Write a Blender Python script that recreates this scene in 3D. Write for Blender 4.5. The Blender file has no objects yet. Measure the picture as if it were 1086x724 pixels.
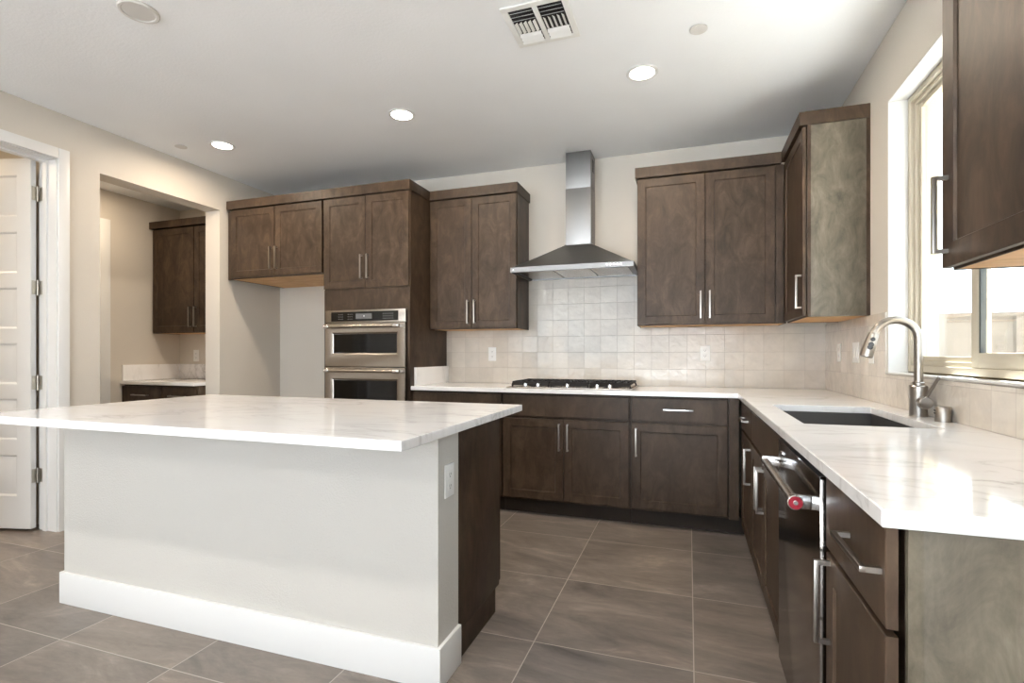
import bpy, bmesh, math, random
from mathutils import Vector, Matrix

PI = math.pi
sc = bpy.context.scene
col = sc.collection
random.seed(4)

# ------------------------------------------------------------------ camera
F_PX, W_PX = 548.6, 1086.0
cam_d = bpy.data.cameras.new('camera')
cam_d.sensor_width = 36.0
cam_d.lens = F_PX / W_PX * 36.0
cam_d.shift_y = 13.5 / W_PX
cam_d.clip_start = 0.02
cam = bpy.data.objects.new('camera', cam_d)
cam.location = (0, 0, 1.162)
cam.rotation_euler = (PI / 2, 0, math.radians(18.86))
col.objects.link(cam)
sc.camera = cam

# ------------------------------------------------------------------ exposure, sky, sun, window light
sc.view_settings.view_transform = 'Standard'
sc.view_settings.look = 'None'
sc.view_settings.gamma = 1.0
sc.view_settings.use_curve_mapping = False
EXPOSURE = 0.72
SKY = 3.2
SUN = 125.0
LAMP = 9.0
sc.view_settings.exposure = EXPOSURE

world = bpy.data.worlds.new('sky')
sc.world = world
world.use_nodes = True
bg = world.node_tree.nodes['Background']
bg.inputs[0].default_value = (0.80, 0.90, 1.0, 1)
bg.inputs[1].default_value = SKY

sun_d = bpy.data.lights.new('sun', 'SUN')
sun_d.energy = SUN
sun_d.angle = math.radians(0.6)
sun_d.color = (1.0, 0.98, 0.96)
sun = bpy.data.objects.new('sun', sun_d)
sun.rotation_euler = Vector((-0.11, -0.36, -0.92)).to_track_quat('-Z', 'Y').to_euler()
col.objects.link(sun)


def portal(name, loc, rot, sx, sy):
    d = bpy.data.lights.new(name, 'AREA')
    d.shape = 'RECTANGLE'
    d.size, d.size_y = sx, sy
    d.cycles.is_portal = True
    o = bpy.data.objects.new(name, d)
    o.location = loc
    o.rotation_euler = rot
    col.objects.link(o)
    return o


portal('sky_portal_rear', (-1.5, -3.95, 1.3), (PI / 2, 0, 0), 4.6, 2.5)
portal('sky_portal_window', (1.14, 2.39, 1.735), (0, PI / 2, 0), 1.33, 1.22)
sc.cycles.max_bounces = 10
sc.cycles.diffuse_bounces = 6
sc.cycles.glossy_bounces = 5
sc.cycles.transparent_max_bounces = 12
sc.cycles.caustics_reflective = False
sc.cycles.caustics_refractive = False
sc.cycles.use_denoising = True
sc.cycles.sample_clamp_indirect = 6.0


# ------------------------------------------------------------------ materials
def newmat(name, color=(0.8, 0.8, 0.8), rough=0.5, metal=0.0, spec=0.5):
    m = bpy.data.materials.new(name)
    m.use_nodes = True
    b = m.node_tree.nodes['Principled BSDF']
    b.inputs['Base Color'].default_value = (*color, 1)
    b.inputs['Roughness'].default_value = rough
    b.inputs['Metallic'].default_value = metal
    b.inputs['Specular IOR Level'].default_value = spec
    return m


def N(m, t, **kw):
    n = m.node_tree.nodes.new(t)
    for k, v in kw.items():
        setattr(n, k, v)
    return n


def L(m, a, b):
    m.node_tree.links.new(a, b)


def bsdf(m):
    return m.node_tree.nodes['Principled BSDF']


def world_pos(m, scale=(1, 1, 1), loc=(0, 0, 0)):
    g = N(m, 'ShaderNodeNewGeometry')
    mp = N(m, 'ShaderNodeMapping')
    mp.inputs['Scale'].default_value = scale
    mp.inputs['Location'].default_value = loc
    L(m, g.outputs['Position'], mp.inputs['Vector'])
    return mp.outputs['Vector']


def noise(m, vec, scale, detail=4, rough=0.55, dist=0.0):
    n = N(m, 'ShaderNodeTexNoise')
    n.inputs['Scale'].default_value = scale
    n.inputs['Detail'].default_value = detail
    n.inputs['Roughness'].default_value = rough
    n.inputs['Distortion'].default_value = dist
    L(m, vec, n.inputs['Vector'])
    return n.outputs['Fac']


def ramp(m, fac, stops):
    r = N(m, 'ShaderNodeValToRGB')
    e = r.color_ramp.elements
    e[0].position, e[0].color = stops[0][0], (*stops[0][1], 1)
    e[1].position, e[1].color = stops[-1][0], (*stops[-1][1], 1)
    for p, c in stops[1:-1]:
        x = e.new(p)
        x.color = (*c, 1)
    L(m, fac, r.inputs['Fac'])
    return r.outputs['Color']


def mixc(m, fac, a, b, mode='MIX'):
    n = N(m, 'ShaderNodeMix', data_type='RGBA', blend_type=mode)
    if isinstance(fac, (int, float)):
        n.inputs[0].default_value = fac
    else:
        L(m, fac, n.inputs[0])
    for i, s in ((6, a), (7, b)):
        if isinstance(s, tuple):
            n.inputs[i].default_value = (*s, 1)
        else:
            L(m, s, n.inputs[i])
    return n.outputs[2]


def bump(m, h, strength, dist=0.002, normal=None):
    b = N(m, 'ShaderNodeBump')
    b.inputs['Strength'].default_value = strength
    b.inputs['Distance'].default_value = dist
    L(m, h, b.inputs['Height'])
    if normal is not None:
        L(m, normal, b.inputs['Normal'])
    L(m, b.outputs['Normal'], bsdf(m).inputs['Normal'])


def paint(name, c, scale=120, strength=0.25):
    m = newmat(name, c, 0.62, 0, 0.3)
    v = world_pos(m)
    f = noise(m, v, 1.3, 2)
    cc = ramp(m, f, [(0.3, tuple(x * 0.97 for x in c)), (0.7, tuple(min(1, x * 1.02) for x in c))])
    L(m, cc, bsdf(m).inputs['Base Color'])
    bump(m, noise(m, v, scale, 3), strength, 0.004)
    return m


def wood(name, dark, mid, light, rough=0.42, axis='z'):
    m = newmat(name, mid, rough, 0, 0.17)
    s = {'z': (1, 1, 0.16), 'x': (0.16, 1, 1), 'y': (1, 0.16, 1)}[axis]
    v = world_pos(m, s)
    v2 = world_pos(m, {'z': (1, 1, 0.5), 'x': (0.5, 1, 1), 'y': (1, 0.5, 1)}[axis])
    grain = noise(m, v, 48, 5, 0.65, 1.2)
    blot = noise(m, v2, 11.0, 6, 0.68, 0.8)
    c1 = ramp(m, blot, [(0.32, dark), (0.50, mid), (0.70, light)])
    c2 = ramp(m, grain, [(0.3, (0.88, 0.875, 0.87)), (0.7, (1.08, 1.08, 1.08))])
    L(m, mixc(m, 1.0, c1, c2, 'MULTIPLY'), bsdf(m).inputs['Base Color'])
    bump(m, grain, 0.06, 0.001)
    return m


M = {}
M['wall'] = paint('greige wall paint', (0.61, 0.565, 0.50))
M['ceiling'] = paint('white ceiling paint', (0.90, 0.915, 0.93), 70, 0.35)
M['island_wall'] = paint('light wall texture paint', (0.56, 0.54, 0.502), 150, 0.5)
M['white'] = newmat('white semi gloss paint', (0.76, 0.76, 0.75), 0.35)
M['plastic'] = newmat('white plastic', (0.82, 0.82, 0.80), 0.35)
M['cap'] = newmat('painted cover plate', (0.62, 0.60, 0.57), 0.5)
M['wood'] = wood('brown stained maple', (0.0225, 0.0138, 0.0082), (0.0410, 0.0258, 0.0155), (0.0700, 0.0445, 0.0270))
M['wood_base'] = wood('brown stained maple lower', (0.0260, 0.0160, 0.0098), (0.0440, 0.0280, 0.0175), (0.0690, 0.0445, 0.0280))
M['wood_daylit'] = wood('daylit brown maple', (0.060, 0.050, 0.036), (0.094, 0.080, 0.058), (0.135, 0.116, 0.086), 0.42)  # cabinet wood with daylight painted in, paler and greyer
M['maple'] = wood('natural maple', (0.50, 0.28, 0.11), (0.58, 0.34, 0.15), (0.66, 0.41, 0.20), 0.5, 'x')
M['gap'] = newmat('dark gap', (0.012, 0.011, 0.010), 0.7)
M['toe'] = newmat('dark toe kick', (0.020, 0.014, 0.010), 0.6, 0, 0.2)
M['nickel'] = newmat('brushed nickel', (0.34, 0.31, 0.278), 0.28, 1.0)
M['chrome'] = newmat('polished steel', (0.80, 0.80, 0.80), 0.10, 1.0)
M['steel'] = newmat('brushed stainless steel', (0.36, 0.325, 0.285), 0.27, 1.0)
M['hood_steel'] = newmat('dark brushed stainless', (0.175, 0.172, 0.168), 0.42, 1.0)
M['chimney_steel'] = newmat('satin stainless', (0.205, 0.20, 0.195), 0.42, 1.0)
M['dw_steel'] = newmat('dark mirror stainless', (0.30, 0.27, 0.245), 0.16, 1.0)
M['black_glass'] = newmat('black oven glass', (0.004, 0.004, 0.004), 0.06, 0, 0.3)
M['display'] = newmat('grey display', (0.10, 0.10, 0.10), 0.2)
M['mark'] = newmat('printed key mark', (0.55, 0.55, 0.55), 0.5)
M['iron'] = newmat('cast iron', (0.009, 0.009, 0.010), 0.55, 0, 0.25)
M['burner'] = newmat('black enamel', (0.012, 0.012, 0.012), 0.35)
M['red'] = newmat('red enamel', (0.18, 0.003, 0.012), 0.5, 0, 0.2)
M['black'] = newmat('black rubber', (0.012, 0.012, 0.013), 0.5)
M['sink'] = newmat('dark granite composite', (0.040, 0.038, 0.036), 0.5)
M['vinyl'] = newmat('tan window vinyl', (0.47, 0.425, 0.335), 0.45)
M['seal'] = newmat('dark window seal', (0.03, 0.035, 0.035), 0.6)
M['stucco'] = paint('sand stucco', (0.46, 0.385, 0.25), 60, 0.8)
M['brass'] = newmat('satin nickel hinge', (0.48, 0.45, 0.40), 0.35, 1.0)
M['ground'] = paint('desert gravel', (0.09, 0.08, 0.07), 30, 0.8)
M['bounce_slab'] = paint('pale light bounce slab', (0.62, 0.62, 0.62), 30, 0.5)  # pale colour for the added light bouncing slab
M['rear_bounce'] = paint('blue tinted bounce ground', (0.70, 0.75, 0.80), 30, 0.5)  # pale and bluish so its bounce brightens and cools the ceiling

# block wall outdoors
m = newmat('garden block', (0.62, 0.52, 0.42), 0.8)
br = N(m, 'ShaderNodeTexBrick')
br.inputs['Scale'].default_value = 1.0
br.inputs['Brick Width'].default_value = 0.40
br.inputs['Row Height'].default_value = 0.20
br.inputs['Mortar Size'].default_value = 0.006
br.inputs['Color1'].default_value = (0.14, 0.12, 0.098, 1)
br.inputs['Color2'].default_value = (0.16, 0.138, 0.112, 1)
br.inputs['Mortar'].default_value = (0.135, 0.115, 0.094, 1)
g = N(m, 'ShaderNodeNewGeometry')
sp = N(m, 'ShaderNodeSeparateXYZ')
cb = N(m, 'ShaderNodeCombineXYZ')
L(m, g.outputs['Position'], sp.inputs[0])
L(m, sp.outputs['X'], cb.inputs['X'])
L(m, sp.outputs['Z'], cb.inputs['Y'])
L(m, cb.outputs[0], br.inputs['Vector'])
L(m, br.outputs['Color'], bsdf(m).inputs['Base Color'])
M['block'] = m

# quartz
def quartz(name, base, vein, shift):
    m = newmat(name, base, 0.08, 0, 0.5)
    v = world_pos(m, (1, 2.3, 1), shift)
    d = noise(m, v, 1.6, 6, 0.6, 1.2)
    a = N(m, 'ShaderNodeMath', operation='SUBTRACT')
    L(m, d, a.inputs[0])
    a.inputs[1].default_value = 0.5
    b = N(m, 'ShaderNodeMath', operation='ABSOLUTE')
    L(m, a.outputs[0], b.inputs[0])
    vf = ramp(m, b.outputs[0], [(0.0, (1, 1, 1)), (0.012, (0.35, 0.35, 0.35)), (0.05, (0, 0, 0))])
    patch = noise(m, world_pos(m, (1, 1, 1), (3, 1, 0)), 1.1, 3)
    pm = ramp(m, patch, [(0.42, (0, 0, 0)), (0.68, (1, 1, 1))])
    fac = mixc(m, 1.0, vf, pm, 'MULTIPLY')
    cloud = noise(m, v, 3.0, 4)
    bc = ramp(m, cloud, [(0.3, tuple(x * 0.965 for x in base)), (0.7, base)])
    L(m, mixc(m, fac, bc, vein), bsdf(m).inputs['Base Color'])
    return m


M['quartz'] = quartz('white veined quartz', (0.85, 0.845, 0.845), (0.54, 0.53, 0.52), (0.4, 0.2, 0))

# floor tile: 61 cm porcelain, aligned grid
m = newmat('taupe porcelain floor tile', (0.15, 0.13, 0.11), 0.33, 0, 0.45)
br = N(m, 'ShaderNodeTexBrick', offset=0.0, squash=1.0)
br.inputs['Scale'].default_value = 1.0
br.inputs['Brick Width'].default_value = 0.61
br.inputs['Row Height'].default_value = 0.61
br.inputs['Mortar Size'].default_value = 0.0022
br.inputs['Mortar Smooth'].default_value = 0.1
br.inputs['Color1'].default_value = (0.0, 0.0, 0.0, 1)
br.inputs['Color2'].default_value = (1, 1, 1, 1)
br.inputs['Mortar'].default_value = (0.5, 0.5, 0.5, 1)
L(m, world_pos(m, (1, 1, 1), (6.1 - 0.018, 6.1 - 1.40 + 0.61, 0)), br.inputs['Vector'])
def tile_vec(scale):
    # each tile shows its own piece of the pattern
    ad = N(m, 'ShaderNodeVectorMath', operation='MULTIPLY_ADD')
    L(m, br.outputs['Color'], ad.inputs[0])
    ad.inputs[1].default_value = (7.3, 11.9, 5.1)
    L(m, world_pos(m, scale), ad.inputs[2])
    return ad.outputs[0]


streak = noise(m, tile_vec((0.55, 1.5, 1)), 2.4, 8, 0.66, 1.3)
fine = noise(m, tile_vec((0.6, 2.0, 1)), 17, 6, 0.72, 0.7)
base = ramp(m, streak, [(0.30, (0.104, 0.088, 0.077)), (0.45, (0.168, 0.143, 0.125)), (0.57, (0.210, 0.178, 0.154)), (0.70, (0.325, 0.270, 0.226))])
fc = ramp(m, fine, [(0.3, (0.84, 0.84, 0.84)), (0.7, (1.14, 1.14, 1.14))])
c = mixc(m, 1.0, base, fc, 'MULTIPLY')
tv = ramp(m, br.outputs['Color'], [(0.0, (0.80, 0.82, 0.85)), (1.0, (1.15, 1.11, 1.06))])
c = mixc(m, 1.0, c, tv, 'MULTIPLY')
L(m, mixc(m, br.outputs['Fac'], c, (0.42, 0.37, 0.325)), bsdf(m).inputs['Base Color'])
bump(m, br.outputs['Fac'], -0.25, 0.002)
M['floor'] = m


# zellige wall tile: 13.2 cm glazed squares
def zellige(name, axis, u0):
    P_, Z0 = 0.1325, 0.914
    m = newmat(name, (0.6, 0.55, 0.5), 0.10, 0, 0.5)
    g = N(m, 'ShaderNodeNewGeometry')
    sp = N(m, 'ShaderNodeSeparateXYZ')
    L(m, g.outputs['Position'], sp.inputs[0])
    cb = N(m, 'ShaderNodeCombineXYZ')
    ax = N(m, 'ShaderNodeMath', operation='ADD')
    ax.inputs[1].default_value = -u0 + P_ * 100
    L(m, sp.outputs[axis], ax.inputs[0])
    az = N(m, 'ShaderNodeMath', operation='ADD')
    az.inputs[1].default_value = -Z0 + P_ * 100
    L(m, sp.outputs['Z'], az.inputs[0])
    L(m, ax.outputs[0], cb.inputs['X'])
    L(m, az.outputs[0], cb.inputs['Y'])
    br = N(m, 'ShaderNodeTexBrick', offset=0.0)
    br.inputs['Scale'].default_value = 1.0
    br.inputs['Brick Width'].default_value = P_
    br.inputs['Row Height'].default_value = P_
    br.inputs['Mortar Size'].default_value = 0.0011
    br.inputs['Mortar Smooth'].default_value = 0.3
    br.inputs['Color1'].default_value = (0, 0, 0, 1)
    br.inputs['Color2'].default_value = (1, 1, 1, 1)
    br.inputs['Mortar'].default_value = (0.5, 0.5, 0.5, 1)
    L(m, cb.outputs[0], br.inputs['Vector'])
    # index of the tile -> random tint and a slight tilt of each tile's face
    sc_ = N(m, 'ShaderNodeVectorMath', operation='SCALE')
    sc_.inputs['Scale'].default_value = 1 / P_
    L(m, cb.outputs[0], sc_.inputs[0])
    fl = N(m, 'ShaderNodeVectorMath', operation='FLOOR')
    L(m, sc_.outputs[0], fl.inputs[0])
    wn = N(m, 'ShaderNodeTexWhiteNoise', noise_dimensions='3D')
    L(m, fl.outputs[0], wn.inputs['Vector'])
    tint = ramp(m, wn.outputs['Value'], [(0.0, (0.575, 0.520, 0.452)), (0.35, (0.63, 0.573, 0.503)), (0.7, (0.605, 0.558, 0.495)), (1.0, (0.675, 0.622, 0.548))])
    cloud = noise(m, g.outputs['Position'], 14, 4)
    cl = ramp(m, cloud, [(0.3, (0.94, 0.94, 0.94)), (0.7, (1.05, 1.05, 1.05))])
    c = mixc(m, 1.0, tint, cl, 'MULTIPLY')
    L(m, mixc(m, br.outputs['Fac'], c, (0.50, 0.45, 0.40)), bsdf(m).inputs['Base Color'])
    sub = N(m, 'ShaderNodeVectorMath', operation='SUBTRACT')
    sub.inputs[1].default_value = (0.5, 0.5, 0.5)
    L(m, wn.outputs['Color'], sub.inputs[0])
    s2 = N(m, 'ShaderNodeVectorMath', operation='SCALE')
    s2.inputs['Scale'].default_value = 0.035
    L(m, sub.outputs[0], s2.inputs[0])
    ad = N(m, 'ShaderNodeVectorMath', operation='ADD')
    L(m, g.outputs['Normal'], ad.inputs[0])
    L(m, s2.outputs[0], ad.inputs[1])
    nm = N(m, 'ShaderNodeVectorMath', operation='NORMALIZE')
    L(m, ad.outputs[0], nm.inputs[0])
    wav = noise(m, g.outputs['Position'], 17, 2, 0.5, 0.4)
    mm = N(m, 'ShaderNodeMath', operation='SUBTRACT')
    L(m, wav, mm.inputs[0])
    L(m, br.outputs['Fac'], mm.inputs[1])
    bump(m, mm.outputs[0], 0.6, 0.005, nm.outputs[0])
    return m


M['tile_x'] = zellige('glazed handmade tile back', 'X', -0.275)
M['tile_y'] = zellige('glazed handmade tile right', 'Y', 4.182)


def emit(name, c, s):
    m = newmat(name, c)
    b = bsdf(m)
    b.inputs['Emission Color'].default_value = (*c, 1)
    b.inputs['Emission Strength'].default_value = s
    return m


M['lamp'] = emit('lit lens', (1.0, 0.90, 0.76), 14.0)
M['key_light'] = emit('lit hood key', (0.95, 0.97, 1.0), 2.0)

m = bpy.data.materials.new('window glass')
m.use_nodes = True
nt = m.node_tree
nt.nodes.clear()
o_ = nt.nodes.new('ShaderNodeOutputMaterial')
mx = nt.nodes.new('ShaderNodeMixShader')
tr = nt.nodes.new('ShaderNodeBsdfTransparent')
gl = nt.nodes.new('ShaderNodeBsdfGlossy')
lw = nt.nodes.new('ShaderNodeLayerWeight')
pw = nt.nodes.new('ShaderNodeMath')
pw.operation = 'POWER'
pw.inputs[1].default_value = 4.0
fr = nt.nodes.new('ShaderNodeMath')
fr.operation = 'MULTIPLY_ADD'
fr.inputs[1].default_value = 0.90
fr.inputs[2].default_value = 0.035
nt.links.new(lw.outputs['Facing'], pw.inputs[0])
nt.links.new(pw.outputs[0], fr.inputs[0])
tr.inputs[0].default_value = (0.96, 0.98, 0.97, 1)
gl.inputs['Roughness'].default_value = 0.02
nt.links.new(fr.outputs[0], mx.inputs[0])
nt.links.new(tr.outputs[0], mx.inputs[1])
nt.links.new(gl.outputs[0], mx.inputs[2])
nt.links.new(mx.outputs[0], o_.inputs[0])
M['glass'] = m


# ------------------------------------------------------------------ mesh helpers (all in world metres)
def bx(bm, x0, x1, y0, y1, z0, z1, bev=0.0):
    x0, x1 = min(x0, x1), max(x0, x1)
    y0, y1 = min(y0, y1), max(y0, y1)
    z0, z1 = min(z0, z1), max(z0, z1)
    vs = [bm.verts.new(p) for p in ((x0, y0, z0), (x1, y0, z0), (x1, y1, z0), (x0, y1, z0),
                                    (x0, y0, z1), (x1, y0, z1), (x1, y1, z1), (x0, y1, z1))]
    fs = [bm.faces.new([vs[i] for i in q]) for q in ((0, 3, 2, 1), (4, 5, 6, 7), (0, 1, 5, 4), (1, 2, 6, 5), (2, 3, 7, 6), (3, 0, 4, 7))]
    if bev > 0:
        es = list({e for f in fs for e in f.edges})
        bmesh.ops.bevel(bm, geom=es, offset=bev, segments=2, affect='EDGES', profile=0.6)


def box(*a, bev=0.0):
    bm = bmesh.new()
    bx(bm, *a, bev=bev)
    return bm


def loft(bm, rings, cap0=True, cap1=True):
    vr = [[bm.verts.new(p) for p in r] for r in rings]
    n = len(vr[0])
    for a, b in zip(vr, vr[1:]):
        for i in range(n):
            bm.faces.new((a[i], a[(i + 1) % n], b[(i + 1) % n], b[i]))
    if cap0:
        bm.faces.new(vr[0][::-1])
    if cap1:
        bm.faces.new(vr[-1])


def lathe(bm, c, axis, prof, n=24):
    """prof: (radius, distance along axis); closed at both ends."""
    ax = Vector(axis).normalized()
    u = ax.orthogonal().normalized()
    v = ax.cross(u)
    c = Vector(c)
    rings = []
    for r, h in prof:
        rings.append([c + ax * h + (u * math.cos(2 * PI * k / n) + v * math.sin(2 * PI * k / n)) * r for k in range(n)])
    loft(bm, rings)


def tube(bm, pts, rad, n=16):
    pts = [Vector(p) for p in pts]
    rads = rad if isinstance(rad, list) else [rad] * len(pts)
    rings = []
    t0 = (pts[1] - pts[0]).normalized()
    u = t0.orthogonal().normalized()
    for i, p in enumerate(pts):
        t = (pts[min(i + 1, len(pts) - 1)] - pts[max(i - 1, 0)]).normalized()
        u = (u - t * u.dot(t)).normalized()
        v = t.cross(u)
        rings.append([p + (u * math.cos(2 * PI * k / n) + v * math.sin(2 * PI * k / n)) * rads[i] for k in range(n)])
    loft(bm, rings)


def cells(xs, ys, keep, z0, z1, bev=0.002):
    bm = bmesh.new()
    vt, vb = {}, {}

    def g(d, i, j, z):
        if (i, j) not in d:
            d[(i, j)] = bm.verts.new((xs[i], ys[j], z))
        return d[(i, j)]
    nx, ny = len(xs) - 1, len(ys) - 1
    on = {(i, j) for i in range(nx) for j in range(ny) if keep((xs[i] + xs[i + 1]) / 2, (ys[j] + ys[j + 1]) / 2)}
    for i, j in on:
        bm.faces.new((g(vt, i, j, z1), g(vt, i + 1, j, z1), g(vt, i + 1, j + 1, z1), g(vt, i, j + 1, z1)))
        bm.faces.new((g(vb, i, j, z0), g(vb, i, j + 1, z0), g(vb, i + 1, j + 1, z0), g(vb, i + 1, j, z0)))
        for (di, dj), (a, b) in {(0, -1): ((i, j), (i + 1, j)), (1, 0): ((i + 1, j), (i + 1, j + 1)),
                                 (0, 1): ((i + 1, j + 1), (i, j + 1)), (-1, 0): ((i, j + 1), (i, j))}.items():
            if (i + di, j + dj) not in on:
                bm.faces.new((g(vb, *a, z0), g(vb, *b, z0), g(vt, *b, z1), g(vt, *a, z1)))
    if bev:
        bm.normal_update()
        es = [e for e in bm.edges if len(e.link_faces) == 2 and e.calc_face_angle(0) > 0.6]
        bmesh.ops.bevel(bm, geom=es, offset=bev, segments=2, affect='EDGES')
    return bm


def root_of(o):
    while o.parent:
        o = o.parent
    return o


def obj(name, bm, mat, parent=None, label=None):
    bmesh.ops.recalc_face_normals(bm, faces=bm.faces)
    me = bpy.data.meshes.new(name)
    lo = Vector((1e9,) * 3)
    hi = Vector((-1e9,) * 3)
    for v in bm.verts:
        for k in range(3):
            lo[k] = min(lo[k], v.co[k])
            hi[k] = max(hi[k], v.co[k])
    o = bpy.data.objects.new(name, me)
    if parent is None:
        org = Vector(((lo.x + hi.x) / 2, (lo.y + hi.y) / 2, lo.z))
        o.location = org
    else:
        org = Vector(root_of(parent).location)
        o.parent = parent
    bmesh.ops.translate(bm, verts=bm.verts, vec=-org)
    bm.to_mesh(me)
    bm.free()
    me.materials.append(mat)
    me.polygons.foreach_set('use_smooth', [True] * len(me.polygons))
    me.set_sharp_from_angle(angle=math.radians(32))
    col.objects.link(o)
    if label:
        o['label'] = label
    return o


def tag(o, label, cat, group=None):
    o['label'] = label
    o['category'] = cat
    if group:
        o['group'] = group
    return o


def thing(name, loc, label, cat, group=None):
    o = bpy.data.objects.new(name, None)
    o.location = loc
    o.empty_display_size = 0.1
    col.objects.link(o)
    return tag(o, label, cat, group)


def struct(name, bm, mat):
    o = obj(name, bm, mat)
    o['kind'] = 'structure'
    return o


def dup(root, loc, label=None):
    r = root.copy()
    col.objects.link(r)
    r.location = loc
    if label:
        r['label'] = label
    for ch in list(root.children):
        c = ch.copy()
        col.objects.link(c)
        c.parent = r
        for gch in list(ch.children):
            d = gch.copy()
            col.objects.link(d)
            d.parent = c
    return r


# ------------------------------------------------------------------ the room
H = 2.745                      # ceiling
XL, XR, YB = -3.91, 0.925, 4.19
XLo = XL - 0.165               # far face of the left wall
XRo = XR + 0.19                # outdoor face of the right wall
YR = -3.9                      # rear of the room, invented, left open without glass for daylight

struct('floor', box(-6.6, XRo, YR, YB + 0.12, -0.1, 0.0), M['floor'])
struct('ceiling', box(-6.6, XRo, YR, YB + 0.12, H, H + 0.12), M['ceiling'])
struct('wall_back', box(XLo, XRo, YB, YB + 0.12, 0, H), M['wall'])

bm = bmesh.new()
DY0, DY1, DZ = 1.385, 2.255, 2.455        # door opening
OY0, OY1, OZ = 2.50, 3.48, 2.432          # opening to the pantry
bx(bm, XLo, XL, YR, DY0, 0, H)
bx(bm, XLo, XL, DY0, DY1, DZ, H)
bx(bm, XLo, XL, DY1, OY0, 0, H)
bx(bm, XLo, XL, OY0, OY1, OZ, H)
bx(bm, XLo, XL, OY1, YB, 0, H)
struct('wall_left', bm, M['wall'])

WY0, WY1, WZ0, WZ1 = 1.78, 3.0, 1.067, 2.402
bm = bmesh.new()
bx(bm, XR, XRo, YR, WY0, 0, H)
bx(bm, XR, XRo, WY1, YB, 0, H)
bx(bm, XR, XRo, WY0, WY1, 0, WZ0)
bx(bm, XR, XRo, WY0, WY1, WZ1, H)
o = struct('wall_right', bm, M['wall'])
o.data.materials.append(M['stucco'])
o.data.materials.append(M['white'])
for p in o.data.polygons:
    c = p.center + o.location
    if abs(c.x - XRo) < 1e-3:
        p.material_index = 1

# exterior stucco returns round the window, outside its frame
bm = bmesh.new()
bx(bm, XRo - 0.062, XRo + 0.012, WY1 - 0.012, WY1, WZ0, WZ1)
bx(bm, XRo - 0.062, XRo + 0.012, WY0, WY0 + 0.012, WZ0, WZ1)
bx(bm, XRo - 0.062, XRo + 0.012, WY0 + 0.012, WY1 - 0.012, WZ1 - 0.012, WZ1)
bx(bm, XRo - 0.062, XRo + 0.012, WY0 + 0.012, WY1 - 0.012, WZ0, WZ0 + 0.012)
struct('trim_1', bm, M['stucco'])
# bright white drywall returns inside
bm = bmesh.new()
FX = 1.006
bx(bm, XR + 0.001, FX, WY1 - 0.006, WY1, WZ0, WZ1)
bx(bm, XR + 0.001, FX, WY0, WY0 + 0.006, WZ0, WZ1)
bx(bm, XR + 0.001, FX, WY0 + 0.006, WY1 - 0.006, WZ1 - 0.006, WZ1)
bx(bm, XR + 0.001, FX, WY0 + 0.006, WY1 - 0.006, WZ0, WZ0 + 0.006)
struct('trim_2', bm, M['white'])
struct('trim_3', box(XR - 0.0105, XR - 0.0002, WY0, WY1 + 0.004, WZ0 - 0.004, WZ0 - 0.001), M['nickel'])

# unseen rear wall, its unglazed opening invented to admit daylight; left and right piers and a header
bm = bmesh.new()
bx(bm, XLo, -3.8, YR - 0.15, YR, 0, H)
bx(bm, 0.8, XRo, YR - 0.15, YR, 0, H)
bx(bm, -3.8, 0.8, YR - 0.15, YR, 2.55, H)
struct('wall_rear', bm, M['wall'])

# room behind the white door, and the pantry
PXL, PYB, PZ = -5.0, 3.97, 2.65
bm = bmesh.new()
bx(bm, -6.6, -6.5, 0.3, 2.38, 0, H)
bx(bm, -6.5, XLo, 0.3, 0.4, 0, H)
bx(bm, -6.5, XLo, 2.30, 2.42, 0, H)
struct('wall_closet', bm, M['wall'])
bm = bmesh.new()
bx(bm, PXL - 0.12, PXL, 2.42, PYB + 0.12, 0, PZ)
bx(bm, PXL, XLo, PYB, PYB + 0.12, 0, PZ)
struct('wall_pantry', bm, M['wall'])
struct('ceiling_pantry', box(PXL - 0.12, XLo, 2.42, PYB + 0.12, PZ, H), M['ceiling'])

# window
win = bpy.data.objects.new('window_1', None)
win.location = (FX, (WY0 + WY1) / 2, WZ0)
win['kind'] = 'structure'
col.objects.link(win)
y0, y1, z0, z1 = WY0 + 0.007, WY1 - 0.007, WZ0 + 0.013, WZ1 - 0.007
bm = bmesh.new()


def rectframe(bm, x0, x1, y0, y1, z0, z1, w, wb=None, bev=0.003):
    wb = wb or w
    bx(bm, x0, x1, y0, y0 + w, z0, z1, bev)
    bx(bm, x0, x1, y1 - w, y1, z0, z1, bev)
    bx(bm, x0, x1, y0 + w, y1 - w, z1 - w, z1, bev)
    bx(bm, x0, x1, y0 + w, y1 - w, z0, z0 + wb, bev)


rectframe(bm, FX, FX + 0.05, y0, y1, z0, z1, 0.030)
rectframe(bm, FX + 0.014, FX + 0.046, y0 + 0.03, y1 - 0.03, z0 + 0.03, z1 - 0.03, 0.020)
obj('frame', bm, M['vinyl'], win)
YM = 2.38
bm = bmesh.new()
rectframe(bm, FX + 0.028, FX + 0.044, YM - 0.02, y1 - 0.05, z0 + 0.05, z1 - 0.05, 0.022)
fs = obj('fixed_sash', bm, M['vinyl'], win)
obj('pane', box(FX + 0.034, FX + 0.038, YM, y1 - 0.071, z0 + 0.071, z1 - 0.071), M['glass'], fs)
bm = bmesh.new()
rectframe(bm, FX + 0.004, FX + 0.026, y0 + 0.03, YM + 0.03, z0 + 0.03, z1 - 0.03, 0.052, 0.056)
ss = obj('sliding_sash', bm, M['vinyl'], win)
bm = bmesh.new()
bx(bm, FX + 0.0055, FX + 0.0245, YM - 0.032, YM - 0.0225, z0 + 0.0865, z1 - 0.0825)
obj('glazing_seal', bm, M['seal'], ss)
obj('pane', box(FX + 0.013, FX + 0.017, y0 + 0.088, YM - 0.028, z0 + 0.092, z1 - 0.088), M['glass'], ss)

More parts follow.
